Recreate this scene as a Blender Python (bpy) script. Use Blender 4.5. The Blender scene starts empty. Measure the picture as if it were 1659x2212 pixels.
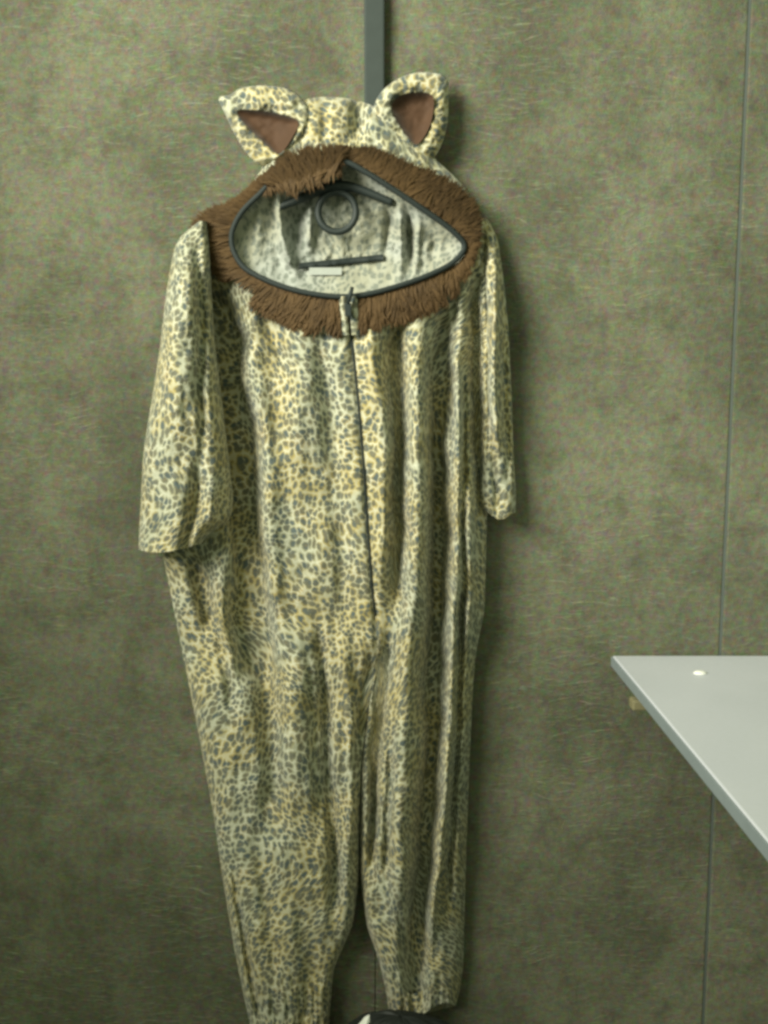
import bpy, math, random
import numpy as np
from mathutils import Vector
random.seed(7)
rng = np.random.default_rng(7)
S = bpy.context.scene
COL = S.collection

# ------------------------------------------------------------------ camera, world, lamps, exposure
PITCH = math.radians(7.5)
F = 2125.0                    # focal length in units of a 1659 x 2212 frame
CAM = (0.0, -1.5, 1.16)
cd = bpy.data.cameras.new('camera'); cam = bpy.data.objects.new('camera', cd); COL.objects.link(cam)
cam.location = CAM
cam.rotation_euler = (math.radians(90) - PITCH, 0, 0)
cd.sensor_fit = 'VERTICAL'; cd.sensor_height = 24; cd.lens = 24 * F / 2212
cd.dof.use_dof = False; cd.clip_start = 0.02; cd.clip_end = 50
S.camera = cam

W = bpy.data.worlds.new('World'); S.world = W; W.use_nodes = True
bg = W.node_tree.nodes['Background']
bg.inputs['Color'].default_value = (0.82, 0.95, 0.58, 1); bg.inputs['Strength'].default_value = 0.40

def lamp(name, loc, target, energy, color, size, spread):
    d = bpy.data.lights.new(name, 'AREA'); o = bpy.data.objects.new(name, d); COL.objects.link(o)
    d.shape = 'RECTANGLE'; d.size, d.size_y = size; d.energy = energy; d.color = color
    d.spread = math.radians(spread)
    o.location = loc
    o.rotation_euler = (Vector(target) - Vector(loc)).to_track_quat('-Z', 'Y').to_euler()
    return o
lamp('ceiling_lamp', (-1.38, -1.58, 2.15), (0.42, 0, 1.38), 16.5, (1.0, 0.985, 0.81), (1.0, 1.3), 68)

S.view_settings.view_transform = 'Standard'; S.view_settings.look = 'None'
S.view_settings.exposure = 0.28; S.view_settings.gamma = 1.0
S.cycles.pixel_filter_type = 'BLACKMAN_HARRIS'; S.cycles.filter_width = 3.1
S.cycles.max_bounces = 6

# ------------------------------------------------------------------ helpers
def P(px, py, d):
    """point at distance d in front of the wall seen at (px, py)"""
    px = np.asarray(px, float); py = np.asarray(py, float); d = np.asarray(d, float)
    px, py, d = np.broadcast_arrays(px, py, d)
    a = (px - 829.5) / F; b = -(py - 1106.0) / F
    dx = a; dy = math.cos(PITCH) + b * math.sin(PITCH); dz = -math.sin(PITCH) + b * math.cos(PITCH)
    t = (-d - CAM[1]) / dy
    return np.stack([CAM[0] + dx * t, -d, CAM[2] + dz * t], -1)

def smooth(x, a, b):
    t = np.clip((np.asarray(x, float) - a) / (b - a), 0, 1); return t * t * (3 - 2 * t)

def lattice(seed):
    return np.random.default_rng(seed).uniform(-1, 1, (64, 64))
def noise2(x, y, seed=0, octaves=3):
    out = 0; amp = 1; tot = 0
    for k in range(octaves):
        L = lattice(seed + k)
        xi = np.floor(x).astype(int); yi = np.floor(y).astype(int)
        fx = x - xi; fy = y - yi
        fx = fx * fx * (3 - 2 * fx); fy = fy * fy * (3 - 2 * fy)
        g = lambda i, j: L[i % 64, j % 64]
        v = (g(xi, yi) * (1 - fx) + g(xi + 1, yi) * fx) * (1 - fy) + (g(xi, yi + 1) * (1 - fx) + g(xi + 1, yi + 1) * fx) * fy
        out = out + v * amp; tot += amp; amp *= 0.5; x = x * 2.03 + 11.3; y = y * 2.03 + 5.7
    return out / tot

def link(name, me, mat=None, parent=None):
    o = bpy.data.objects.new(name, me); COL.objects.link(o)
    if mat: me.materials.append(mat)
    if parent: o.parent = parent
    return o

def mesh(name, verts, faces, mat=None, parent=None, uv=None, shade=True):
    me = bpy.data.meshes.new(name)
    me.from_pydata([tuple(map(float, v)) for v in verts], [], [tuple(int(i) for i in f) for f in faces])
    if uv is not None:
        l = me.uv_layers.new(name='UVMap')
        idx = np.empty(len(me.loops), int); me.loops.foreach_get('vertex_index', idx)
        l.data.foreach_set('uv', np.asarray(uv, float)[idx].ravel())
    if shade: me.polygons.foreach_set('use_smooth', [True] * len(me.polygons))
    me.update()
    return link(name, me, mat, parent)

def empty(name, loc=(0, 0, 0), label=None, cat=None, group=None):
    o = bpy.data.objects.new(name, None); COL.objects.link(o); o.location = loc
    o.empty_display_size = 0.05
    if label: o['label'] = label
    if cat: o['category'] = cat
    if group: o['group'] = group
    return o

def grid_faces(R, C, off=0, keep=None, flip=False):
    f = []
    for i in range(R - 1):
        for j in range(C - 1):
            if keep is not None and not keep[i, j]: continue
            a = off + i * C + j
            q = (a, a + C, a + C + 1, a + 1)
            f.append(q[::-1] if flip else q)
    return f

def catmull(pts, n, closed=False):
    pts = np.asarray(pts, float); m = len(pts)
    if closed: idx = lambda i: pts[i % m]; segs = m
    else: idx = lambda i: pts[min(max(i, 0), m - 1)]; segs = m - 1
    out = []
    for k in range(n):
        t = k * segs / n if closed else k * segs / (n - 1)
        i = min(int(t), segs - 1); u = t - i
        p0, p1, p2, p3 = idx(i - 1), idx(i), idx(i + 1), idx(i + 2)
        out.append(0.5 * (2 * p1 + (p2 - p0) * u + (2 * p0 - 5 * p1 + 4 * p2 - p3) * u * u + (3 * p1 - p0 - 3 * p2 + p3) * u ** 3))
    return np.array(out)

def inside(poly, x, y):
    poly = np.asarray(poly); r = np.zeros(np.shape(x), bool)
    n = len(poly)
    for i in range(n):
        x1, y1 = poly[i]; x2, y2 = poly[(i + 1) % n]
        c = ((y1 > y) != (y2 > y))
        with np.errstate(divide='ignore', invalid='ignore'):
            xx = (x2 - x1) * (y - y1) / (y2 - y1 + 1e-12) + x1
        r ^= c & (x < xx)
    return r

def tube(name, pts, rad, mat, parent=None, sides=8, closed=False, flat=1.0):
    pts = np.asarray(pts, float); n = len(pts)
    rad = np.broadcast_to(np.asarray(rad, float), (n,))
    V = []; Fc = []
    for i in range(n):
        a = pts[(i - 1) % n] if closed or i > 0 else pts[i]
        b = pts[(i + 1) % n] if closed or i < n - 1 else pts[i]
        t = b - a; t = t / (np.linalg.norm(t) + 1e-12)
        up = np.array([0, -1.0, 0]); s = np.cross(t, up)
        if np.linalg.norm(s) < 1e-3: s = np.array([1.0, 0, 0])
        s /= np.linalg.norm(s); u = np.cross(s, t)
        for k in range(sides):
            an = 2 * math.pi * k / sides
            V.append(pts[i] + rad[i] * (math.cos(an) * s + flat * math.sin(an) * u))
    for i in range(n if closed else n - 1):
        for k in range(sides):
            a = i * sides + k; b = i * sides + (k + 1) % sides
            c = ((i + 1) % n) * sides + (k + 1) % sides; d = ((i + 1) % n) * sides + k
            Fc.append((a, b, c, d))
    if not closed:
        Fc.append(tuple(range(sides))[::-1]); Fc.append(tuple((n - 1) * sides + k for k in range(sides)))
    return mesh(name, V, Fc, mat, parent)

def box(name, lo, hi, mat, parent=None, bevel=0.0, seg=2):
    x0, y0, z0 = lo; x1, y1, z1 = hi
    V = [(x0, y0, z0), (x1, y0, z0), (x1, y1, z0), (x0, y1, z0), (x0, y0, z1), (x1, y0, z1), (x1, y1, z1), (x0, y1, z1)]
    Fc = [(3, 2, 1, 0), (4, 5, 6, 7), (0, 1, 5, 4), (1, 2, 6, 5), (2, 3, 7, 6), (3, 0, 4, 7)]
    o = mesh(name, V, Fc, mat, parent, shade=False)
    if bevel:
        m = o.modifiers.new('bevel', 'BEVEL'); m.width = bevel; m.segments = seg; m.limit_method = 'ANGLE'
    return o

# ------------------------------------------------------------------ materials
class NT:
    def __init__(s, name):
        s.m = bpy.data.materials.new(name); s.m.use_nodes = True; s.t = s.m.node_tree
        s.b = s.t.nodes['Principled BSDF']
    def n(s, typ, **kw):
        x = s.t.nodes.new(typ)
        for k, v in kw.items():
            if k in x.inputs.keys(): x.inputs[k].default_value = v
            else: setattr(x, k, v)
        return x
    def l(s, a, b): s.t.links.new(a, b)
    def math(s, op, a, b=None, clamp=False):
        x = s.t.nodes.new('ShaderNodeMath'); x.operation = op; x.use_clamp = clamp
        for i, v in enumerate((a, b)):
            if v is None: continue
            if isinstance(v, (int, float)): x.inputs[i].default_value = v
            else: s.l(v, x.inputs[i])
        return x.outputs[0]
    def ramp(s, fac, a, b, ca=0.0, cb=1.0):
        x = s.t.nodes.new('ShaderNodeMapRange'); x.interpolation_type = 'SMOOTHSTEP'
        s.l(fac, x.inputs['Value'])
        x.inputs['From Min'].default_value = a; x.inputs['From Max'].default_value = b
        x.inputs['To Min'].default_value = ca; x.inputs['To Max'].default_value = cb
        return x.outputs['Result']
    def mix(s, fac, a, b, mode='MIX'):
        x = s.t.nodes.new('ShaderNodeMix'); x.data_type = 'RGBA'; x.blend_type = mode
        for sock, v in ((x.inputs[0], fac), (x.inputs[6], a), (x.inputs[7], b)):
            if isinstance(v, (int, float)): sock.default_value = v
            elif isinstance(v, tuple): sock.default_value = (*v, 1) if len(v) == 3 else v
            else: s.l(v, sock)
        return x.outputs[2]
    def mapping(s, src, scale=(1, 1, 1), rot=(0, 0, 0), loc=(0, 0, 0)):
        x = s.t.nodes.new('ShaderNodeMapping'); s.l(src, x.inputs['Vector'])
        x.inputs['Scale'].default_value = scale; x.inputs['Rotation'].default_value = rot; x.inputs['Location'].default_value = loc
        return x.outputs[0]
    def noise(s, vec, scale, detail=3, rough=0.5, dist=0.0):
        x = s.t.nodes.new('ShaderNodeTexNoise'); s.l(vec, x.inputs['Vector'])
        x.inputs['Scale'].default_value = scale; x.inputs['Detail'].default_value = detail
        x.inputs['Roughness'].default_value = rough; x.inputs['Distortion'].default_value = dist
        return x
    def bump(s, h, strength, dist):
        x = s.t.nodes.new('ShaderNodeBump'); s.l(h, x.inputs['Height'])
        x.inputs['Strength'].default_value = strength; x.inputs['Distance'].default_value = dist
        s.l(x.outputs[0], s.b.inputs['Normal'])

def simple(name, color, rough=0.5, metal=0.0, var=0.12, scale=40, bump=0.0):
    k = NT(name); tc = k.n('ShaderNodeTexCoord')
    n = k.noise(tc.outputs['Object'], scale, 4)
    c = k.mix(n.outputs['Fac'], tuple(v * (1 - var) for v in color), tuple(min(1, v * (1 + var)) for v in color))
    k.l(c, k.b.inputs['Base Color'])
    k.b.inputs['Roughness'].default_value = rough; k.b.inputs['Metallic'].default_value = metal
    if bump: k.bump(n.outputs['Fac'], bump, 0.002)
    return k.m

def leopard(name, reverse=False):
    k = NT(name); tc = k.n('ShaderNodeTexCoord'); uv = tc.outputs['UV']
    dn = k.noise(uv, 75, 2)
    off = k.t.nodes.new('ShaderNodeVectorMath'); off.operation = 'SUBTRACT'; k.l(dn.outputs['Color'], off.inputs[0]); off.inputs[1].default_value = (.5, .5, .5)
    sc = k.t.nodes.new('ShaderNodeVectorMath'); sc.operation = 'SCALE'; k.l(off.outputs[0], sc.inputs[0]); sc.inputs['Scale'].default_value = 0.012
    ad = k.t.nodes.new('ShaderNodeVectorMath'); ad.operation = 'ADD'; k.l(sc.outputs[0], ad.inputs[1])
    ln = k.noise(k.mapping(uv, loc=(1.7, 4.2, 0)), 7, 1)          # the cloth is stretched more here and less there
    ls = k.t.nodes.new('ShaderNodeVectorMath'); ls.operation = 'SCALE'; k.l(ln.outputs['Color'], ls.inputs[0]); ls.inputs['Scale'].default_value = 0.07
    la = k.t.nodes.new('ShaderNodeVectorMath'); la.operation = 'ADD'; k.l(uv, la.inputs[0]); k.l(ls.outputs[0], la.inputs[1]); k.l(la.outputs[0], ad.inputs[0])
    v = k.n('ShaderNodeTexVoronoi', voronoi_dimensions='2D'); k.l(k.mapping(ad.outputs[0], (1.0, 0.86, 1)), v.inputs['Vector'])
    v.inputs['Scale'].default_value = 103; v.inputs['Randomness'].default_value = 0.85
    sep = k.n('ShaderNodeSeparateColor'); k.l(v.outputs['Color'], sep.inputs[0])
    size = k.ramp(sep.outputs[0], 0, 1, 0.27, 0.45)
    fine = k.noise(uv, 330, 2)
    d = k.math('ADD', v.outputs['Distance'], k.math('MULTIPLY', k.math('SUBTRACT', fine.outputs['Fac'], 0.5), 0.26))
    edge = k.math('SUBTRACT', size, d)
    spot = k.ramp(edge, -0.13, 0.15)
    core = k.ramp(k.math('SUBTRACT', k.math('MULTIPLY', size, 0.42), d), -0.05, 0.06)
    patch = k.noise(uv, 9, 3, 0.55)
    patch2 = k.noise(k.mapping(uv, loc=(3, 7, 0)), 26, 2)
    if not reverse:
        cream = k.mix(k.ramp(patch.outputs['Fac'], 0.41, 0.57), (0.38, 0.385, 0.27), (0.46, 0.36, 0.115))
        cream = k.mix(k.ramp(patch2.outputs['Fac'], 0.56, 0.72, 0, 0.6), cream, (0.43, 0.29, 0.11))
        cream = k.mix(k.ramp(edge, -0.30, -0.10, 0.55, 0.0), cream, (0.50, 0.51, 0.42))
        cream = k.mix(k.ramp(edge, -0.20, -0.02, 0.0, 0.62), cream, (0.22, 0.20, 0.115))
        ve = k.n('ShaderNodeTexVoronoi', voronoi_dimensions='2D', feature='DISTANCE_TO_EDGE'); k.l(k.mapping(ad.outputs[0], (1.0, 0.86, 1)), ve.inputs['Vector'])
        ve.inputs['Scale'].default_value = 103; ve.inputs['Randomness'].default_value = 0.85
        cream = k.mix(k.math('MULTIPLY', k.ramp(ve.outputs['Distance'], 0.02, 0.10, 0.75, 0.0), k.ramp(patch2.outputs['Fac'], 0.35, 0.55)), cream, (0.64, 0.64, 0.52))
        dark = k.mix(k.ramp(sep.outputs[1], 0.2, 0.8), (0.090, 0.115, 0.118), (0.145, 0.145, 0.105))
        c = k.mix(spot, cream, dark)
        c = k.mix(k.math('MULTIPLY', core, k.ramp(sep.outputs[2], 0.65, 0.75, 0, .7)), c, (0.20, 0.17, 0.10))
    else:
        cream = k.mix(k.ramp(patch.outputs['Fac'], 0.36, 0.62), (0.38, 0.40, 0.37), (0.37, 0.37, 0.29))
        c = k.mix(k.math('MULTIPLY', spot, 0.85), cream, (0.17, 0.19, 0.165))
    k.l(c, k.b.inputs['Base Color'])
    k.b.inputs['Roughness'].default_value = 0.75
    k.b.inputs['Sheen Weight'].default_value = 0.25; k.b.inputs['Sheen Roughness'].default_value = 0.5
    k.b.inputs['Specular IOR Level'].default_value = 0.25
    nap = k.noise(k.mapping(uv, (1, .5, 1)), 900, 3)
    cr = k.noise(uv, 48, 4, 0.6)
    h = k.math('ADD', k.math('MULTIPLY', nap.outputs['Fac'], 0.25), cr.outputs['Fac'])
    k.bump(h, 0.45, 0.006)
    return k.m

def wall_material(name):
    k = NT(name); tc = k.n('ShaderNodeTexCoord'); ob = tc.outputs['Object']
    cloud = k.noise(k.mapping(ob, (1, 1, 0.8)), 3.2, 6, 0.62)
    mid = k.noise(ob, 17, 5, 0.65)
    base = k.mix(k.ramp(cloud.outputs['Fac'], 0.30, 0.68), (0.106, 0.110, 0.077), (0.218, 0.218, 0.157))
    base = k.mix(k.ramp(mid.outputs['Fac'], 0.30, 0.55, 0.6, 0.0), base, (0.088, 0.094, 0.062))
    # fibres of the needled felt, three directions, gently curled
    hs = None
    for j, (ang, st) in enumerate(((0.25, 1.0), (1.1, 0.8), (-0.75, 0.9), (1.6, 0.8), (-0.2, 0.7))):
        dist = k.noise(k.mapping(ob, loc=(j * 3.1, 0, j)), 5, 2)
        o2 = k.t.nodes.new('ShaderNodeVectorMath'); o2.operation = 'SCALE'; k.l(dist.outputs['Color'], o2.inputs[0]); o2.inputs['Scale'].default_value = 0.10
        o3 = k.t.nodes.new('ShaderNodeVectorMath'); o3.operation = 'ADD'; k.l(ob, o3.inputs[0]); k.l(o2.outputs[0], o3.inputs[1])
        fb = k.noise(k.mapping(o3.outputs[0], (22, 0.01, 300), (0, ang, 0), (j, 0, j * 2)), 1.0, 2, 0.5)
        mk = k.ramp(fb.outputs['Fac'], 0.58, 0.74, 0, st)
        hs = mk if hs is None else k.math('MAXIMUM', hs, mk)
    area = k.noise(k.mapping(ob, loc=(2, 5, 1)), 4.5, 2)
    hs = k.math('MULTIPLY', hs, k.ramp(area.outputs['Fac'], 0.35, 0.65, 0.15, 0.85))
    c = k.mix(k.math('MULTIPLY', hs, 0.7), base, (0.36, 0.37, 0.27))
    # mixed fibre colours
    sp = k.noise(ob, 105, 3, 0.75)
    sc = k.t.nodes.new('ShaderNodeMix'); sc.data_type = 'RGBA'; sc.blend_type = 'OVERLAY'; sc.inputs[0].default_value = 0.75
    k.l(c, sc.inputs[6]); k.l(sp.outputs['Color'], sc.inputs[7])
    gr = k.noise(ob, 420, 2, 0.6)
    c = k.mix(k.ramp(gr.outputs['Fac'], 0.3, 0.7, 0.26, 0.0), sc.outputs[2], (0.07, 0.075, 0.045))
    k.l(c, k.b.inputs['Base Color'])
    k.b.inputs['Roughness'].default_value = 0.95; k.b.inputs['Specular IOR Level'].default_value = 0.1
    h = k.math('ADD', k.math('ADD', k.math('MULTIPLY', hs, 0.8), gr.outputs['Fac']), k.math('MULTIPLY', mid.outputs['Fac'], 1.5))
    k.bump(h, 0.55, 0.004)
    return k.m

def fur_material(name, a, b):
    k = NT(name); g = k.n('ShaderNodeNewGeometry')
    tc = k.n('ShaderNodeTexCoord'); n = k.noise(tc.outputs['Object'], 14, 3)
    c = k.mix(g.outputs['Random Per Island'], a, b)
    c = k.mix(k.ramp(n.outputs['Fac'], 0.4, 0.65, 0, 0.5), c, tuple(v * 1.35 for v in b))
    k.l(c, k.b.inputs['Base Color']); k.b.inputs['Roughness'].default_value = 0.7
    k.b.inputs['Sheen Weight'].default_value = 0.2; k.b.inputs['Specular IOR Level'].default_value = 0.2
    return k.m

M_LEO = leopard('leopard_velour'); M_REV = leopard('leopard_reverse', True)
M_WALL = wall_material('needled_felt')
M_FUR = fur_material('brown_fur', (0.050, 0.028, 0.010), (0.088, 0.050, 0.018))
M_INNER = fur_material('brown_plush', (0.050, 0.025, 0.013), (0.075, 0.038, 0.020))
M_BLACK = simple('black_binding', (0.014, 0.022, 0.022), 0.75)
M_PLAS = simple('black_plastic', (0.018, 0.027, 0.026), 0.6)
M_STRIP = simple('grey_profile', (0.045, 0.058, 0.056), 0.9, 0.0, scale=60)
M_FILL = simple('grey_filler', (0.10, 0.118, 0.112), 0.8, scale=60)
M_SKIRT = simple('dark_skirting', (0.016, 0.018, 0.012), 0.6)
M_FLOOR = simple('dark_floor', (0.035, 0.037, 0.028), 0.7, scale=25)
M_LABEL = simple('white_satin', (0.36, 0.385, 0.36), 0.7, scale=200)
M_PAPER = simple('white_gloss', (0.88, 0.88, 0.86), 0.25, var=0.03)
M_METAL = simple('bright_metal', (0.85, 0.84, 0.78), 0.16, 1.0, var=0.05)
M_WOOD = simple('tan_wood', (0.20, 0.18, 0.10), 0.7, scale=90)
M_BAG = simple('black_cloth', (0.014, 0.018, 0.018), 0.55, scale=60)
M_EDGE_SHADE = simple('edge_shade_grey', (0.22, 0.26, 0.28), 0.6, scale=30)  # darker than the top: shade of the table's side face as colour
M_LEG = simple('grey_steel', (0.25, 0.26, 0.26), 0.35, 0.7)
k = NT('white_laminate'); tc = k.n('ShaderNodeTexCoord')
n1 = k.noise(tc.outputs['Object'], 6, 4); n2 = k.noise(tc.outputs['Object'], 160, 3)
c = k.mix(n1.outputs['Fac'], (0.60, 0.625, 0.72), (0.65, 0.665, 0.75)); c = k.mix(k.ramp(n2.outputs['Fac'], .35, .65, .10, 0), c, (0.50, 0.53, 0.54))
k.l(c, k.b.inputs['Base Color']); k.l(k.ramp(n1.outputs['Fac'], .3, .7, .30, .42), k.b.inputs['Roughness'])
k.bump(n2.outputs['Fac'], 0.08, 0.001); M_TABLE = k.m

# ------------------------------------------------------------------ floor and wall
fl = mesh('floor', [(-3, -4, 0), (3, -4, 0), (3, 0.3, 0), (-3, 0.3, 0)], [(0, 1, 2, 3)], M_FLOOR, shade=False)
fl['kind'] = 'structure'

X_STRIP0 = P(787, 100, 0)[0]; X_STRIP1 = P(831, 100, 0)[0]; X_SEAM = P(1618, 60, 0)[0]
Z_SK = P(829, 2226, 0)[2]
wall = empty('partition_wall', (0, 0, 0), 'olive grey felt covered partition wall with panel joints behind the costume', 'wall')
def panel(x0, x1):
    o = box('wall_panel', (x0, 0.0, Z_SK), (x1, 0.03, 2.6), M_WALL, wall, bevel=0.0022, seg=3); return o
X_MID = (X_STRIP0 + X_STRIP1) / 2
panel(-2.4, X_MID - 0.0003); panel(X_MID + 0.0003, X_SEAM - 0.0022); panel(X_SEAM + 0.0022, 2.4)
box('joint_filler', (X_SEAM - 0.0021, 0.0012, Z_SK), (X_SEAM + 0.0021, 0.025, 2.59), M_FILL, wall)
box('backing_board', (-2.42, 0.031, 0.0), (2.42, 0.05, 2.6), M_SKIRT, wall)
st = box('joint_strip', (X_STRIP0, -0.017, P(829, 1300, 0)[2]), (X_STRIP1, -0.0005, 2.59), M_STRIP, wall, bevel=0.003)
box('skirting_board', (-2.4, -0.012, 0.0), (2.4, 0.0305, Z_SK - 0.002), M_SKIRT, wall, bevel=0.003)
# peg on the strip that carries the hanger
pg = P(737, 300, 0.0)
tube('hook_peg', [(pg[0] + .012, -0.013, pg[2]), (pg[0], -0.03, pg[2]), (pg[0] - .004, -0.045, pg[2] + 0.004), (pg[0] - .004, -0.05, pg[2] + 0.012)], 0.003, M_METAL, wall)

# ------------------------------------------------------------------ table
TZ = P(1480, 1415, 0.0)[2]
TX = P(1322, 1417, 0.0)[0]
tb = empty('table', (TX + 0.45, -0.36, 0), 'white table with a thin square edged top pushed against the wall', 'table')
def tbox(name, lo, hi, mat, bevel=0.0, seg=2):
    L = tb.location; return box(name, tuple(lo[i] - L[i] for i in range(3)), tuple(hi[i] - L[i] for i in range(3)), mat, tb, bevel, seg)
tbox('tabletop', (TX, -0.72, TZ - 0.017), (TX + 1.4, -0.002, TZ), M_TABLE, 0.003, 3)
tbox('edge_shade_strip', (TX - 0.0022, -0.7225, TZ - 0.0165), (TX - 0.0002, -0.0025, TZ - 0.0012), M_EDGE_SHADE, 0.0008)  # added strip, its grey paints the side face as shaded
tbox('support_block', (TX - 0.009, -0.168, TZ - 0.034), (TX + 0.05, -0.146, TZ - 0.0185), M_WOOD, 0.003)
for x in (TX + 0.72, TX + 1.33):
    for y in (-0.69, -0.06):
        tbox('table_leg', (x, y, 0.0), (x + 0.035, y + 0.035, TZ - 0.0185), M_LEG, 0.003)
# glossy white dome added to give the sparkle on the tabletop
q = Vector(P(1512, 1455, 0.0)); cpos = Vector(CAM); dr = (q - cpos)
t = (TZ - CAM[2]) / dr.z; q = cpos + dr * t
V = []; Fc = []
for i in range(9):
    an = math.pi / 2 * i / 8; r, h = 0.0075 * math.cos(an) + 0.0004, 0.0045 * math.sin(an) + 0.0003
    for j in range(20):
        a = 2 * math.pi * j / 20; V.append((r * math.cos(a) * 1.25, r * math.sin(a), h))
for i in range(8):
    for j in range(20): Fc.append((i * 20 + j, i * 20 + (j + 1) % 20, (i + 1) * 20 + (j + 1) % 20, (i + 1) * 20 + j))
Fc.append(tuple(range(160, 180))); Fc.append(tuple(range(20))[::-1])
glint = mesh('glint_dome', V, Fc, M_PAPER); glint.location = q
glint['label'] = 'tiny shiny white stud built as a glossy dome near the back of the white table'; glint['category'] = 'glint'

# ------------------------------------------------------------------ the costume
cz = P(760, 2212, 0.0)[2]
cos_ = empty('leopard_costume', (0, 0, 0), 'leopard print hooded onesie with eared hood and brown fur trim hanging on the wall', 'costume')

OPEN_PTS = [(500, 520), (505, 490), (525, 455), (560, 420), (590, 392), (640, 372), (700, 358), (745, 350), (790, 372), (850, 410), (910, 450),
            (960, 485), (994, 515), (1003, 533), (994, 552), (968, 574), (920, 597), (860, 618), (800, 634), (745, 641), (690, 637), (630, 625), (575, 605),
            (530, 580), (508, 550)]
OPEN = catmull(OPEN_PTS, 360, True)
def ringdepth(px, py):
    return 0.084 - 0.030 * ((np.asarray(px, float) - 752) / 300) ** 2

def curve(tab):
    t = np.array(tab, float)
    def f(y):
        y = np.asarray(y, float)
        return (np.interp(y - 14, t[:, 0], t[:, 1]) + np.interp(y, t[:, 0], t[:, 1]) * 2 + np.interp(y + 14, t[:, 0], t[:, 1])) / 4
    return f

# folds: points (x, y), half width px, amplitude m, fade length px
FOLDS = [
    ([(452, 640), (474, 700), (500, 850), (521, 1000), (533, 1150), (547, 1300), (552, 1430)], 40, -0.074, 110),
    ([(540, 720), (562, 860), (572, 1000), (582, 1200), (592, 1400)], 24, 0.014, 120),
    ([(640, 740), (645, 900), (640, 1000)], 42, 0.012, 120),
    ([(690, 720), (715, 900), (730, 1100), (742, 1330)], 22, -0.010, 120),
    ([(560, 640), (600, 760), (640, 820)], 16, -0.010, 60),
    ([(486, 700), (500, 760), (530, 830)], 10, 0.012, 40),
    ([(420, 1215), (440, 1280), (452, 1350)], 17, -0.026, 50),
    ([(470, 1220), (480, 1330), (492, 1480)], 16, 0.012, 70),
    ([(470, 1380), (490, 1440), (500, 1520)], 12, -0.014, 50),
    ([(556, 1360), (578, 1500), (588, 1640), (585, 1760)], 24, -0.024, 90),
    ([(632, 1380), (636, 1550), (640, 1720)], 34, 0.014, 90),
    ([(690, 1380), (706, 1600), (716, 1780), (722, 1960)], 15, -0.022, 100),
    ([(665, 1420), (680, 1600), (690, 1760)], 10, -0.008, 90),
    ([(742, 1380), (756, 1560), (754, 1800), (745, 1960)], 12, 0.010, 90),
    ([(600, 2010), (640, 1990), (700, 2010)], 200, 0.004, 40),
    ([(560, 1800), (575, 1950), (600, 2100)], 20, -0.008, 80),
    ([(660, 1960), (672, 2060), (660, 2190)], 22, -0.010, 60),
    ([(503, 1900), (532, 2050), (560, 2210)], 6, -0.018, 90),
    # right half
    ([(800, 720), (822, 900), (832, 1050), (838, 1250)], 18, 0.012, 110),
    ([(856, 700), (862, 860), (862, 1000), (858, 1150), (850, 1290)], 18, -0.036, 100),
    ([(902, 720), (902, 900), (902, 1100), (895, 1300), (872, 1500), (866, 1700), (862, 1950)], 24, 0.022, 100),
    ([(958, 690), (948, 850), (946, 1000), (945, 1150), (940, 1400), (933, 1600), (922, 1800), (905, 1960), (898, 2100)], 22, -0.052, 90),
    ([(978, 720), (990, 900), (990, 1100), (982, 1350), (972, 1550), (960, 1740), (940, 1920), (922, 2060)], 11, 0.022, 90),
    ([(1002, 800), (1003, 1000), (1001, 1300), (990, 1560), (980, 1760), (968, 1950)], 7, -0.014, 90),
    ([(1018, 1060), (1016, 1200), (1008, 1450), (998, 1700), (990, 1900)], 12, 0.022, 90),
    ([(1028, 560), (1028, 700), (1030, 850), (1034, 1000), (1036, 1110)], 14, -0.036, 80),
    ([(925, 720), (925, 820)], 8, -0.010, 50),
    ([(980, 640), (985, 760), (975, 900)], 9, -0.014, 60),
    ([(838, 1400), (822, 1500), (806, 1650), (802, 1860)], 12, -0.030, 80),
    ([(845, 1620), (838, 1760), (835, 1900)], 8, -0.012, 70),
    ([(800, 1420), (790, 1500), (770, 1600)], 10, -0.012, 60),
    ([(900, 1960), (900, 2080), (902, 2180)], 13, -0.020, 50),
    ([(860, 1990), (880, 2080), (888, 2180)], 9, -0.010, 50),
]
def folds(PX, PY, lst):
    D = np.zeros(PX.shape)
    for pts, w, amp, fade in lst:
        ys = np.array([p[1] for p in pts], float); xs = np.array([p[0] for p in pts], float)
        o = np.argsort(ys); ys, xs = ys[o], xs[o]
        xc = (np.interp(PY - 40, ys, xs) + np.interp(PY, ys, xs) + np.interp(PY + 40, ys, xs)) / 3
        fade = fade * 1.6; xc = xc + 5 * noise2(PY / 60.0, np.full_like(PY, w + 3), 55, 2)
        wob = 1 + 0.35 * noise2(PY / 90.0, np.full_like(PY, w), int(abs(amp) * 9000) % 50, 2)
        f = smooth(PY, ys[0] - fade * .5, ys[0] + fade * .5) * (1 - smooth(PY, ys[-1] - fade * .5, ys[-1] + fade * .5))
        D += 1.35 * amp * np.exp(-np.abs((PX - xc) / (w * wob)) ** (3.2 if amp < -0.06 else 2.3)) * f
    return D

def uv_of(pos, ref_col, zref):
    d = np.linalg.norm(np.diff(pos, axis=1), axis=2)
    s = np.concatenate([np.zeros((pos.shape[0], 1)), np.cumsum(d, 1)], 1)
    s = s - s[:, ref_col:ref_col + 1]
    kw = max(3, min(61, pos.shape[0] // 4)); ker = np.hanning(kw + 2)[1:-1]; ker /= ker.sum(); h = kw // 2
    sp = np.concatenate([np.repeat(s[:1], h, 0), s, np.repeat(s[-1:], kw - 1 - h, 0)], 0)
    s = np.stack([np.convolve(sp[:, j], ker, 'valid') for j in range(s.shape[1])], 1)
    dv = np.linalg.norm(np.diff(pos, axis=0), axis=2).mean(1)
    v = np.concatenate([[0], -np.cumsum(dv)])
    return np.stack([s, np.broadcast_to(v[:, None], s.shape)], -1)

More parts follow.
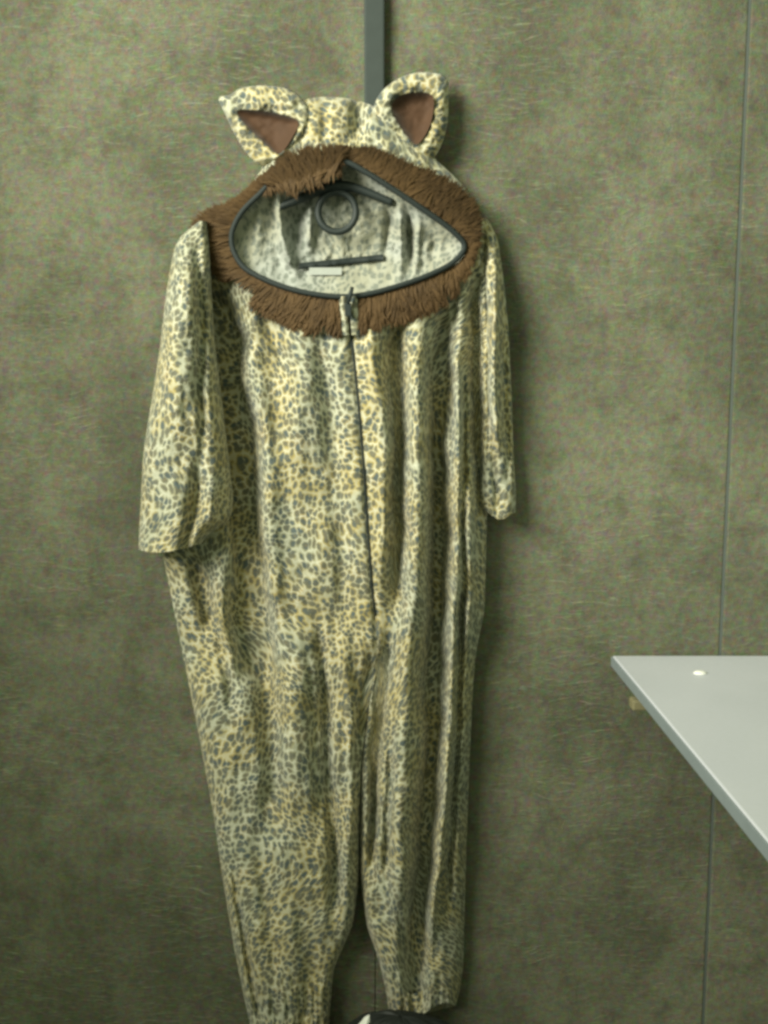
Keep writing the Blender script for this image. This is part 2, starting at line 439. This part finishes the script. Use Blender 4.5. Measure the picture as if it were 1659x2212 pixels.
def garment(name, left, right, y0, y1, rows, cols, depthfn, mat, parent, refcol, uvoff=(0, 0), cut=None, bottom=None, back=0.012, hem=True):
    ys = np.linspace(0, 1, rows); us = np.linspace(0, 1, cols)
    us = us + 0.5 * (np.sin(2 * math.pi * us) / (2 * math.pi)) * -0.6       # denser near both edges
    YY = y0 + (y1 - y0) * ys[:, None] * np.ones((1, cols))
    XX = left(YY) * (1 - us[None]) + right(YY) * us[None]
    if bottom is not None:                                                   # uneven hem
        wgt = smooth(ys, 0.86, 1.0)[:, None]
        YY = YY + wgt * bottom(XX)
    D = depthfn(XX, YY, us[None] * np.ones((rows, 1)))
    D = np.maximum(D, back + 0.002)
    pos = P(XX, YY, D)
    uv = uv_of(pos, refcol, 0) + np.array(uvoff)
    keep = None
    if cut is not None:
        cx = (XX[:-1, :-1] + XX[1:, 1:]) / 2; cy = (YY[:-1, :-1] + YY[1:, 1:]) / 2
        keep = ~inside(cut, cx, cy)
    V = list(pos.reshape(-1, 3)); U = list(uv.reshape(-1, 2)); Fc = grid_faces(rows, cols, 0, keep)
    # back face
    nb = len(V); bc = [0.0, 0.5, 1.0]
    for i in range(rows):
        for j, u in enumerate(bc):
            if j == 0: V.append(pos[i, 0]); U.append(uv[i, 0])
            elif j == 2: V.append(pos[i, -1]); U.append(uv[i, -1])
            else:
                x = XX[i, 0] * .5 + XX[i, -1] * .5
                V.append(P(x, YY[i, cols // 2], back)); U.append(uv[i, cols // 2] + 0.37)
    kb = None
    if cut is not None: 
        kb = np.array([[keep[i, 1], keep[i, -2]] for i in range(rows - 1)])
    Fc += grid_faces(rows, 3, nb, kb, flip=True)
    # hem turned inside
    if hem:
        nh = len(V); c = pos[-1].mean(0)
        ring = [pos[-1, j] for j in range(cols)]
        for r, (sh, up) in enumerate(((0.0, -0.0015), (0.96, -0.0005), (0.95, 0.035))):
            for j in range(cols):
                p = ring[j].copy(); 
                if r: p = np.array([c[0] + (p[0] - c[0]) * sh, -(back + 0.001 + (-p[1] - back - 0.001) * (0.82 if r == 1 else 0.74)), p[2]])
                p[2] += up; V.append(p); U.append(uv[-1, j] + (0, (-0.0015, -0.006, -0.041)[r]))
        for r in range(2):
            for j in range(cols - 1):
                a = nh + r * cols + j; Fc.append((a, a + cols, a + cols + 1, a + 1))
        for j in range(cols - 1):
            Fc.append(((rows - 1) * cols + j, nh + j, nh + j + 1, (rows - 1) * cols + j + 1))
    return mesh(name, V, Fc, mat, parent, U)

Lout = curve([(470, 430), (500, 420), (530, 400), (600, 392), (800, 372), (1000, 352), (1150, 343), (1200, 352), (1300, 372), (1420, 396), (1580, 428), (1760, 461), (1900, 481), (2050, 506), (2150, 526), (2212, 540), (2300, 556)])
Cl = curve([(470, 752), (650, 754), (720, 758), (780, 765), (880, 775), (1000, 785), (1150, 795), (1280, 804), (1330, 811), (1400, 814), (1443, 809), (1540, 793), (1655, 781), (1780, 777), (1880, 776), (1930, 772), (2000, 762), (2045, 742), (2090, 722), (2150, 715), (2300, 706)])
Cr = curve([(470, 752), (650, 754), (720, 758), (780, 765), (880, 775), (1000, 785), (1150, 795), (1280, 804), (1330, 811), (1400, 814), (1443, 810), (1540, 795), (1655, 782), (1780, 778), (1880, 778), (1940, 784), (2000, 792), (2045, 808), (2090, 822), (2140, 834), (2200, 842)])
Rout = curve([(470, 1030), (520, 1048), (600, 1058), (900, 1066), (1060, 1062), (1120, 1052), (1320, 1047), (1370, 1036), (1420, 1027), (1500, 1021), (1650, 1014), (1800, 1009), (1950, 1004), (2080, 1001), (2140, 994), (2180, 984)])

def body_depth(side):
    out = Lout if side < 0 else Rout
    cen = Cl if side < 0 else Cr
    def fn(X, Y, U):
        do = np.abs(X - out(Y)); dc = np.abs(X - cen(Y))
        leg = smooth(Y, 1390, 1500); gap = smooth(Y, 1480, 1900)
        cx = Cl(Y)
        torso = 0.086 - 0.030 * np.clip(np.abs((X - cx) / 320), 0, 1.2) ** 2
        ctr = (out(Y) + cen(Y)) / 2; hw = np.abs(out(Y) - cen(Y)) / 2 + 1
        legd = 0.086 - 0.016 * np.abs((X - ctr) / hw) ** 2
        base = torso * (1 - leg) + legd * leg
        base = base + 0.010 * smooth(Y, 700, 1100) * (1 - smooth(Y, 1250, 1500))
        base = base * (1 - 0.18 * smooth(Y, 2000, 2200))
        r = 46.0 if side < 0 else 46 + 60 * smooth(Y, 1000, 1150); q = np.clip(do / r, 0, 1); ro = np.sqrt(np.clip(1 - (1 - q) ** 2, 0, 1))
        r2 = 20.0; q = np.clip(dc / r2, 0, 1); rc = np.sqrt(np.clip(1 - (1 - q) ** 2, 0, 1)); rc = 1 - gap * (1 - rc)
        zipv = -0.006 * np.exp(-(dc / 7) ** 2) * (1 - leg)
        f = folds(X, Y, FOLDS) * np.clip(do / 30, 0, 1)
        w = noise2(X / 38, Y / 150, 3, 3) * 0.0055 + noise2(X / 17, Y / 34, 9, 2) * 0.0022 + noise2(X / 70 + Y / 90, Y / 60, 21, 2) * 0.003
        gather = smooth(Y, 2080, 2180) * (0.002 * np.sin(X / 3.6 + 5 * noise2(X / 40, Y / 60, 31, 2)) + 0.009 * noise2(X / 10, Y / 70, 33, 2))
        neck = smooth(Y, 560, 720)
        return (base + f * np.clip(neck * 1.0 + .25, 0, 1) + w + gather + zipv - 0.012) * (0.30 + 0.70 * ro) * (0.35 + 0.65 * rc)
    return fn
CUT = OPEN
garment('front_panel', Lout, Cl, 476, 2290, 380, 96, body_depth(-1), M_LEO, cos_, 95, (0.0, 0.0), CUT)
garment('front_panel', Cr, Rout, 476, 2178, 360, 90, body_depth(1), M_LEO, cos_, 0, (0.6, 0.013), CUT,
        bottom=lambda X: 12 * np.sin((X - 850) / 22) - 14 * smooth(X, 900, 990) + 10)

# sleeves
SL = curve([(478, 436), (490, 412), (505, 394), (525, 380), (560, 371), (640, 358), (760, 344), (880, 325), (980, 309), (1100, 303), (1150, 300), (1190, 299)])
SR = curve([(478, 446), (500, 452), (560, 455), (640, 458), (750, 466), (880, 482), (1000, 496), (1080, 505), (1130, 498), (1160, 470), (1190, 430)])
SFOLD = [
    ([(430, 640), (434, 800), (436, 960)], 12, -0.014, 120),
    ([(425, 1020), (420, 1090), (408, 1150), (398, 1185)], 17, -0.019, 60),
    ([(455, 1020), (458, 1080), (452, 1130)], 14, 0.010, 50),
    ([(395, 560), (385, 760), (370, 950)], 26, 0.012, 120),
    ([(420, 520), (428, 600), (440, 700)], 9, -0.010, 60),
    ([(340, 1020), (335, 1120), (330, 1190)], 12, -0.006, 60),
]
def sleeve_depth(L, R, flist, b0, b1, seed, ex=0.55):
    def fn(X, Y, U):
        q = np.abs(2 * U - 1); prof = np.clip(1 - q ** 2.4, 0, 1) ** ex
        top = smooth(Y, 478, 600)
        w = noise2(X / 30, Y / 110, seed, 3) * 0.006 + noise2(X / 15, Y / 26, seed + 4, 2) * 0.0028
        hemg = smooth(Y, 1060, 1160) * 0.004 * noise2(X / 11, Y / 50, seed + 8, 2)
        return b0 + (b1 - b0) * prof * (0.55 + 0.45 * top) + (folds(X, Y, flist) + w + hemg) * prof
    return fn
garment('sleeve', SL, SR, 478, 1186, 190, 70, sleeve_depth(SL, SR, SFOLD, 0.036, 0.120, 40, 0.40), M_LEO, cos_, 35, (0.3, 0.4),
        bottom=lambda X: 6 * np.sin((X - 300) / 26) - 22 * smooth(X, 400, 480), back=0.03)
RL = curve([(472, 1030), (500, 1026), (560, 1030), (640, 1036), (800, 1040), (950, 1040), (1050, 1036), (1090, 1034), (1120, 1040)])
RR = curve([(472, 1048), (485, 1062), (500, 1068), (520, 1076), (620, 1090), (720, 1099), (850, 1105), (1000, 1110), (1060, 1115), (1120, 1112)])
RFOLD = [
    ([(1045, 540), (1048, 660), (1046, 800), (1048, 900)], 7, -0.020, 60),
    ([(1068, 560), (1070, 700), (1066, 850), (1075, 1000)], 9, 0.012, 80),
    ([(1088, 620), (1092, 800), (1098, 1000)], 8, -0.016, 90),
    ([(1066, 960), (1072, 1040), (1070, 1100)], 8, -0.010, 40),
]
garment('sleeve', RL, RR, 472, 1096, 170, 46, sleeve_depth(RL, RR, RFOLD, 0.022, 0.056, 60), M_LEO, cos_, 23, (0.9, 0.2),
        bottom=lambda X: 24 * smooth(X, 1036, 1080) - 14 * smooth(X, 1085, 1112), back=0.018)

# hood shell around the upper half of the face opening
H_IN = [(500, 535), (503, 500), (525, 455), (560, 420), (590, 392), (640, 372), (700, 358), (745, 350), (790, 372), (850, 410), (910, 450), (960, 485), (994, 515), (1003, 545)]
H_OUT = [(446, 540), (440, 480), (490, 450), (530, 414), (562, 368), (590, 300), (645, 222), (735, 211), (822, 236), (885, 290), (948, 350), (1000, 402), (1030, 455), (1042, 520)]
n_t, n_s = 220, 40
hi, ho = catmull(H_IN, n_t), catmull(H_OUT, n_t)
ss = np.linspace(0, 1, n_s)
HX = hi[:, 0:1] * (1 - ss) + ho[:, 0:1] * ss; HY = hi[:, 1:2] * (1 - ss) + ho[:, 1:2] * ss
prof = np.sqrt(np.clip(1 - (np.clip((ss - 0.45) / 0.55, 0, 1)) ** 2, 0, 1))[None]
HD = ringdepth(HX, HY) - 0.006
HD = 0.022 + (HD - 0.022) * (0.05 + 0.88 * prof)
crown = np.exp(-((HX - 772) / 15) ** 2) * smooth(320 - HY, 0, 60)
HD = HD - 0.036 * crown - 0.012 * np.exp(-((HX - 700) / 10) ** 2) * smooth(320 - HY, 0, 60) \
    + noise2(HX / 26, HY / 40, 71, 3) * 0.008 * prof
hp = P(HX, HY, HD); huv = uv_of(hp.transpose(1, 0, 2), 0, 0).transpose(1, 0, 2)
huv = np.stack([np.cumsum(np.concatenate([[0], np.linalg.norm(np.diff(hp[:, n_s // 2], axis=0), axis=1)]))[:, None] * np.ones((1, n_s)), (ss * 0.1)[None] * np.ones((n_t, 1))], -1) + 0.77
V = list(hp.reshape(-1, 3)); U = list(huv.reshape(-1, 2)); Fc = grid_faces(n_t, n_s)
nb = len(V)
for i in range(n_t):
    V.append(hp[i, -1]); U.append(huv[i, -1])
    V.append(P(HX[i, n_s // 2], HY[i, n_s // 2], 0.016)); U.append(huv[i, -1] + (0, .06))
    V.append(P(HX[i, 0], HY[i, 0], 0.014)); U.append(huv[i, -1] + (0, .1))
Fc += grid_faces(n_t, 3, nb)
mesh('hood', V, Fc, M_LEO, cos_, U)

# hood lining seen through the face opening
cen = np.array([752.0, 510.0]); nt, ns = 240, 60
ring = catmull(OPEN_PTS, nt, True)
outer = cen + (ring - cen) * 1.035
s = np.linspace(0, 1, ns)
LX = cen[0] + (outer[:, 0:1] - cen[0]) * s; LY = cen[1] + (outer[:, 1:2] - cen[1]) * s
edge = ringdepth(outer[:, 0:1], outer[:, 1:2]) - 0.008
low = smooth(LY, 560, 640)
LD = 0.030 + (edge - 0.030) * (s[None] ** 2.6)
LD += 0.010 * low * (1 - s[None] ** 6)
LF = [([(603, 395), (600, 470), (608, 540), (640, 590)], 9, 0.020, 40), ([(640, 450), (636, 520)], 14, -0.014, 40), ([(668, 440), (668, 540)], 8, 0.010, 30),
      ([(860, 440), (868, 520), (860, 610)], 10, 0.014, 50), ([(905, 480), (900, 560), (895, 600)], 8, 0.012, 40), ([(880, 470), (885, 570)], 7, -0.012, 40),
      ([(560, 450), (555, 560)], 9, 0.006, 40), ([(940, 510), (935, 570)], 9, -0.008, 30), ([(840, 460), (830, 540)], 8, -0.012, 40)]
wf = (1 - s[None] ** 5)
LD += (folds(LX, LY, LF) + noise2(LX / 20, LY / 40, 80, 3) * 0.007 + noise2((LX + LY) / 14, (LX - LY) / 50, 84, 2) * 0.003) * wf
LD = np.maximum(LD, 0.020)
lp = P(LX, LY, LD)
mesh('hood_lining', lp.reshape(-1, 3), grid_faces(nt, ns) + [((nt - 1) * ns + j, j, j + 1, (nt - 1) * ns + j + 1) for j in range(ns - 1)],
     M_REV, cos_, np.stack([LX, -LY], -1).reshape(-1, 2) / 1250.0)
# neck label
lx = np.linspace(668, 738, 12); 
lv = [P(x, y, d) for y, d in ((578, .052), (586, .054), (594, .055)) for x in lx + 0]
mesh('neck_label', lv, grid_faces(3, 12), M_LABEL, cos_)

# dark tape along the back neck seam
def lining_depth(x, y):
    i = np.argmin((LX - x) ** 2 + (LY - y) ** 2); return LD.ravel()[i]
tv = []
for y0 in (-7, -5.4, 5.4, 7):
    for x in np.linspace(646, 828, 40):
        y = 575 - (x - 646) * 0.105 + y0
        tv.append(P(x, y, max(lining_depth(x, y + o) for o in (-8, 0, 8)) + (0.005 if abs(y0) < 6 else 0.001)))
mesh('neck_tape', tv, grid_faces(4, 40), M_BLACK, cos_)

# black binding round the opening
pp = P(OPEN[:, 0], OPEN[:, 1], ringdepth(OPEN[:, 0], OPEN[:, 1]) + 0.003)
tube('piping', pp, 0.0039, M_BLACK, cos_, 8, True)

# fur trim: matted band plus loose strands
F_IN = [(497, 520), (502, 490), (521, 455), (552, 424), (590, 402), (640, 394), (700, 374), (745, 345), (794, 366), (854, 404), (914, 444), (964, 479), (998, 510), (1008, 533),
        (999, 556), (972, 579), (922, 602), (862, 623), (802, 639), (745, 646), (690, 642), (630, 630), (573, 610), (527, 584), (504, 551)]
F_OUT = [(440, 525), (440, 475), (495, 445), (536, 412), (571, 380), (620, 342), (695, 322), (765, 322), (828, 338), (892, 366), (955, 390), (1012, 437), (1030, 480), (1028, 530),
         (1015, 572), (985, 628), (932, 664), (868, 688), (803, 704), (745, 714), (680, 714), (607, 688), (536, 652), (482, 604), (450, 562)]
nt = 520
fi, fo = catmull(F_IN, nt, True), catmull(F_OUT, nt, True)
ns = 12; s = np.linspace(0, 1, ns)
rag = 0.96 + 0.42 * noise2(np.arange(nt) / 5.0, np.zeros(nt), 90, 3)
BF = np.where(fi[:, 1:2] > 575, 0.64, 0.80)
FX = fi[:, 0:1] + (fo[:, 0:1] - fi[:, 0:1]) * s * rag[:, None] * BF; FY = fi[:, 1:2] + (fo[:, 1:2] - fi[:, 1:2]) * s * rag[:, None] * BF
def furdepth(x, y, s): return ringdepth(x, y) + 0.011 * smooth(x, 560, 600) * (1 - smooth(x, 728, 752)) * (1 - smooth(y, 418, 440)) * (1 - 0.6 * np.clip(s, 0, 1)) + 0.002 * np.sin(np.clip(s, 0, 1) * math.pi) ** 0.7 - 0.006 * s
FD = furdepth(FX, FY, s[None]) + noise2(FX / 7, FY / 7, 92, 2) * 0.003
fp = P(FX, FY, FD)
zipgap = lambda x, y: (y > 600) & (np.abs(x - 753 - 0.03 * (y - 640)) < 20)
kp = np.ones((nt, ns), bool)
fc = []
for i in range(nt):
    i2 = (i + 1) % nt
    sparse = (430 < FX[i, -1] < 545) and (FY[i, -1] > 545)
    for j in range(ns - 1):
        if zipgap(FX[i, j], FY[i, j]): continue
        if sparse and j > 4 + 3 * math.sin(i * 1.3) + 2 * math.sin(i * .37): continue
        fc.append((i * ns + j, i2 * ns + j, i2 * ns + j + 1, i * ns + j + 1))
mesh('fur_trim', fp.reshape(-1, 3), fc, M_FUR, cos_)
V = []; Fc = []
for q in range(11000):
    i = random.randrange(nt); sr = random.random() ** 0.8 * 0.93
    a, b = fi[i], fo[i]
    r0 = a + (b - a) * sr
    clump = noise2(np.array([i / 4.5]), np.array([0.0]), 97, 2)[0]
    if 430 < b[0] < 560 and b[1] > 530:
        if sr > 0.12 and (clump > -0.05 or random.random() < 0.4): continue
    elif b[1] > 560 and sr > 0.36 and clump > 0.08: continue
    if zipgap(r0[0], r0[1]): continue
    w = b - a; wl = np.hypot(*w); dv = w / wl
    if a[1] < 412 and 575 < a[0] < 742 and random.random() < 0.6: dv = -dv * np.array([.6, 1.0])      # combed down over the binding
    an = random.gauss(0, 0.17) + 0.85 * noise2(np.array([i / 7.0]), np.array([sr * 2]), 95, 2)[0]
    dv = np.array([dv[0] * math.cos(an) - dv[1] * math.sin(an), dv[0] * math.sin(an) + dv[1] * math.cos(an)])
    Ln = min(random.uniform(20, 46), max(10, wl * (1.18 - sr) * random.uniform(.75, 1.45)))
    if r0[0] < 470 and 440 < r0[1] < 500: Ln *= 1.3
    wd = random.uniform(1.6, 4.0); nrm = np.array([-dv[1], dv[0]])
    d0 = float(furdepth(r0[0], r0[1], sr)) + random.uniform(-.001, .002); lift = random.uniform(0.0003, 0.0022)
    curl = random.gauss(0, 4)
    base = len(V)
    for k_, t in enumerate((0, .4, .75)):
        c = r0 + dv * Ln * t + nrm * curl * t * t; ww = wd * (1 - t * .75)
        dd = d0 + lift * math.sin(t * 2.4)
        V.append(P(*(c + nrm * ww), dd)); V.append(P(*(c - nrm * ww), dd + .0006))
    c = r0 + dv * Ln + nrm * curl; V.append(P(*c, d0 + lift * .3))
    Fc += [(base, base + 1, base + 3, base + 2), (base + 2, base + 3, base + 5, base + 4), (base + 4, base + 5, base + 6)]
fs = mesh('fur_strands', V, Fc, M_FUR, cos_, shade=False); fs['kind'] = 'stuff'

# ears
def ear(outline, inner, d0, tilt, seed, uvo):
    n = 120; O = catmull(outline, n, True); I = catmull(inner, n, True)
    c = I.mean(0)
    # align start angles
    def roll(A):
        ang = np.arctan2(A[:, 1] - c[1], A[:, 0] - c[0]); return np.roll(A, -int(np.argmin(ang)), axis=0)
    def resample(A):
        ang = np.unwrap(np.arctan2(A[:, 1] - c[1], A[:, 0] - c[0]))
        if ang[-1] < ang[0]: A = A[::-1]; ang = np.unwrap(np.arctan2(A[:, 1] - c[1], A[:, 0] - c[0]))
        tt = ang[0] + np.linspace(0, 2 * math.pi, n, endpoint=False)
        ang2 = np.concatenate([ang, [ang[0] + 2 * math.pi]]); A2 = np.vstack([A, A[0]])
        return np.stack([np.interp(tt, ang2, A2[:, 0]), np.interp(tt, ang2, A2[:, 1])], -1)
    O = resample(roll(O)); I = resample(roll(I))
    I2 = c + (I - c) * 0.96
    m = 18; s = np.linspace(0, 1, m)
    X = I2[:, 0:1] + (O[:, 0:1] - I2[:, 0:1]) * s; Y = I2[:, 1:2] + (O[:, 1:2] - I2[:, 1:2]) * s
    D = d0 + tilt(X, Y) + 0.010 * np.sqrt(np.clip(1 - (2 * s - 1) ** 2, 0, 1))[None] * (0.8 + 0.2 * 1) - 0.012 * s[None] ** 3 + noise2(X / 15, Y / 15, seed, 2) * 0.005
    p = P(X, Y, D)
    V = list(p.reshape(-1, 3)); U = list((np.stack([X, -Y], -1) / 1450 + uvo).reshape(-1, 2))
    Fc = grid_faces(n, m) + [((n - 1) * m + j, j, j + 1, (n - 1) * m + j + 1) for j in range(m - 1)]
    nb = len(V)
    for i in range(n): V.append(P(*(c + (O[i] - c) * .7), d0 - 0.014 + float(tilt(O[i, 0], O[i, 1])))); U.append(U[i * m + m - 1])
    V.append(P(*c, d0 - 0.018)); U.append(U[0])
    for i in range(n):
        j = (i + 1) % n
        Fc.append((i * m + m - 1, j * m + m - 1, nb + j, nb + i)); Fc.append((nb + i, nb + j, nb + n))
    e = mesh('ear', V, Fc, M_LEO, cos_, U)
    # plush inside
    m2 = 14; s2 = np.linspace(0, 1, m2)
    X = c[0] + (I[:, 0:1] - c[0]) * s2; Y = c[1] + (I[:, 1:2] - c[1]) * s2
    D = d0 + tilt(X, Y) - 0.002 + 0.013 * s2[None] ** 4 + noise2(X / 18, Y / 18, seed + 3, 2) * 0.002
    mesh('inner_ear', P(X, Y, D).reshape(-1, 3), grid_faces(n, m2) + [((n - 1) * m2 + j, j, j + 1, (n - 1) * m2 + j + 1) for j in range(m2 - 1)], M_INNER, e)
    return e
ear([(472, 212), (497, 205), (522, 190), (570, 184), (622, 192), (660, 222), (672, 262), (648, 305), (612, 336), (574, 360), (538, 338), (508, 292), (488, 250)],
    [(512, 242), (545, 238), (600, 246), (643, 262), (632, 296), (602, 332), (566, 304), (535, 274)],
    0.058, lambda X, Y: 0.00008 * (np.asarray(X) - 570), 100, (0.2, 0.3))
ear([(806, 250), (812, 218), (832, 190), (868, 166), (908, 156), (950, 160), (969, 178), (969, 225), (966, 270), (954, 312), (936, 345), (922, 360), (900, 345), (868, 318), (830, 288)],
    [(846, 228), (868, 206), (905, 200), (934, 207), (936, 240), (924, 282), (900, 312), (878, 292), (856, 258)],
    0.046, lambda X, Y: -0.00006 * (np.asarray(X) - 890), 110, (0.5, 0.1))

# zip
zy = np.linspace(648, 1330, 90); zx = Cl(zy)
zd = body_depth(-1)(zx[:, None] - 0.5, zy[:, None], np.ones((90, 1)))[:, 0] + 0.0022
V = []; Fc = []
for i in range(90):
    wdt = 2.9 * (1 - 0.35 * (zy[i] - 648) / 700)
    for u, dd in ((-1.0, -.003), (-.55, .001), (0, .002), (.55, .001), (1.0, -.003)):
        V.append(P(zx[i] + u * wdt * 1.25, zy[i], zd[i] + dd))
Fc = grid_faces(90, 5)
zp = mesh('zip', V, Fc, M_BLACK, cos_)
# placket flaps either side of the zip at the neck
for sgn in (-1, 1):
    ys_ = np.linspace(640, 724, 24); V = []; U = []
    for y in ys_:
        t = (y - 640) / 84
        for u in np.linspace(0, 1, 6):
            x = float(Cl(y)) + sgn * (4 + u * 17 - (3 if sgn > 0 else 0)) ; 
            V.append(P(x, y, 0.088 + 0.004 * math.sin(u * 3.1) - 0.008 * t)); U.append((x / 1450, -y / 1450))
    mesh('placket', V, grid_faces(24, 6), M_LEO, cos_, U)
sl = P(752, 668, 0.094)
box('zip_slider', (sl[0] - .0045, sl[1] - .004, sl[2] - .010), (sl[0] + .0045, sl[1] + .002, sl[2] + .008), M_BLACK, zp, 0.001)
tube('zip_pull', [(sl[0], sl[1] - .003, sl[2] + .008), (sl[0] + .004, sl[1] - .006, sl[2] + .020), (sl[0] + .006, sl[1] - .005, sl[2] + .030)], 0.0028, M_BLACK, zp, 6)

# ------------------------------------------------------------------ hanger
hz = P(735, 360, 0.05)
hg = empty('clothes_hanger', (0, 0, 0), 'black plastic clothes hanger with a ring under its hook inside the hood', 'hanger')
HDp = 0.060
def pxtube(name, pts, d, r, closed=False, n=40, flat=1.0):
    c = catmull(pts, n, closed); return tube(name, P(c[:, 0], c[:, 1], d), r, M_PLAS, hg, 8, closed, flat)
pxtube('arm', [(602, 448), (640, 433), (680, 415), (712, 404), (735, 402), (760, 404), (800, 418), (848, 438)], HDp, np.interp(np.linspace(0, 1, 40), [0, .2, .5, .8, 1], [.0048, .0068, .0080, .0064, .0052]))
pxtube('ring', [(728 + 41 * math.cos(a), 458 + 43 * math.sin(a)) for a in np.linspace(0, 2 * math.pi, 13)[:-1]], HDp, 0.0050, True, 48)
hk = catmull([(735, 402), (735, 380), (738, 350), (750, 325), (744, 300), (728, 300), (722, 314)], 40)
tube('hook', P(hk[:, 0], hk[:, 1], np.interp(np.linspace(0, 1, 40), [0, .35, 1], [HDp, 0.052, 0.045])), 0.0028, M_PLAS, hg)

# ------------------------------------------------------------------ dark things at the foot of the wall
def lump(name, cx, cy, cz_, rx, ry, rz, seed, mat):
    V = []; n, m = 90, 60
    th = np.linspace(0, 2 * math.pi, n, endpoint=False); ph = np.linspace(0.02, math.pi - 0.02, m)
    T, Q = np.meshgrid(th, ph)
    r = 1 + (0.20 * noise2(np.cos(T) * 1.6 + 9, np.sin(T) * 1.6 + Q * 2 + 9, seed, 3) + 0.12 * np.abs(noise2(np.cos(T) * 5 + 9, np.sin(T) * 5 + Q * 4 + 9, seed + 5, 3))) * np.sin(Q)
    X = cx + rx * r * np.sin(Q) * np.cos(T); Y = cy + ry * r * np.sin(Q) * np.sin(T); Z = cz_ + rz * r * np.cos(Q)
    Z = np.maximum(Z, 0.001)
    Fc = []
    for i in range(m - 1):
        for j in range(n): Fc.append((i * n + j, (i + 1) * n + j, (i + 1) * n + (j + 1) % n, i * n + (j + 1) % n))
    return mesh(name, np.stack([X, Y, Z], -1).reshape(-1, 3), Fc, mat)
b0 = P(800, 2150, 0.13)
bag = lump('dark_bundle', b0[0] + 0.045, -0.13, b0[2] * 0.38, 0.12, 0.065, b0[2] * 0.48, 120, M_BAG)
bag['label'] = 'black crumpled bundle standing on the floor below the gap between the legs'; bag['category'] = 'bundle'
wp = [P(x, y, d) for x, y, d in ((766, 2226, .222), (788, 2199, .204), (798, 2194, .202), (799, 2207, .207), (786, 2226, .222))]
V = [tuple(p) for p in wp] + [(p[0], p[1] + 0.003, p[2]) for p in wp]
Fc = [(0, 4, 3, 2, 1), (5, 6, 7, 8, 9)] + [(i, (i + 1) % 5, (i + 1) % 5 + 5, i + 5) for i in range(5)]
card = mesh('white_card', V, Fc, M_PAPER, shade=False)
card['label'] = 'bright white card corner sticking up on the black bundle between the legs'; card['category'] = 'card'
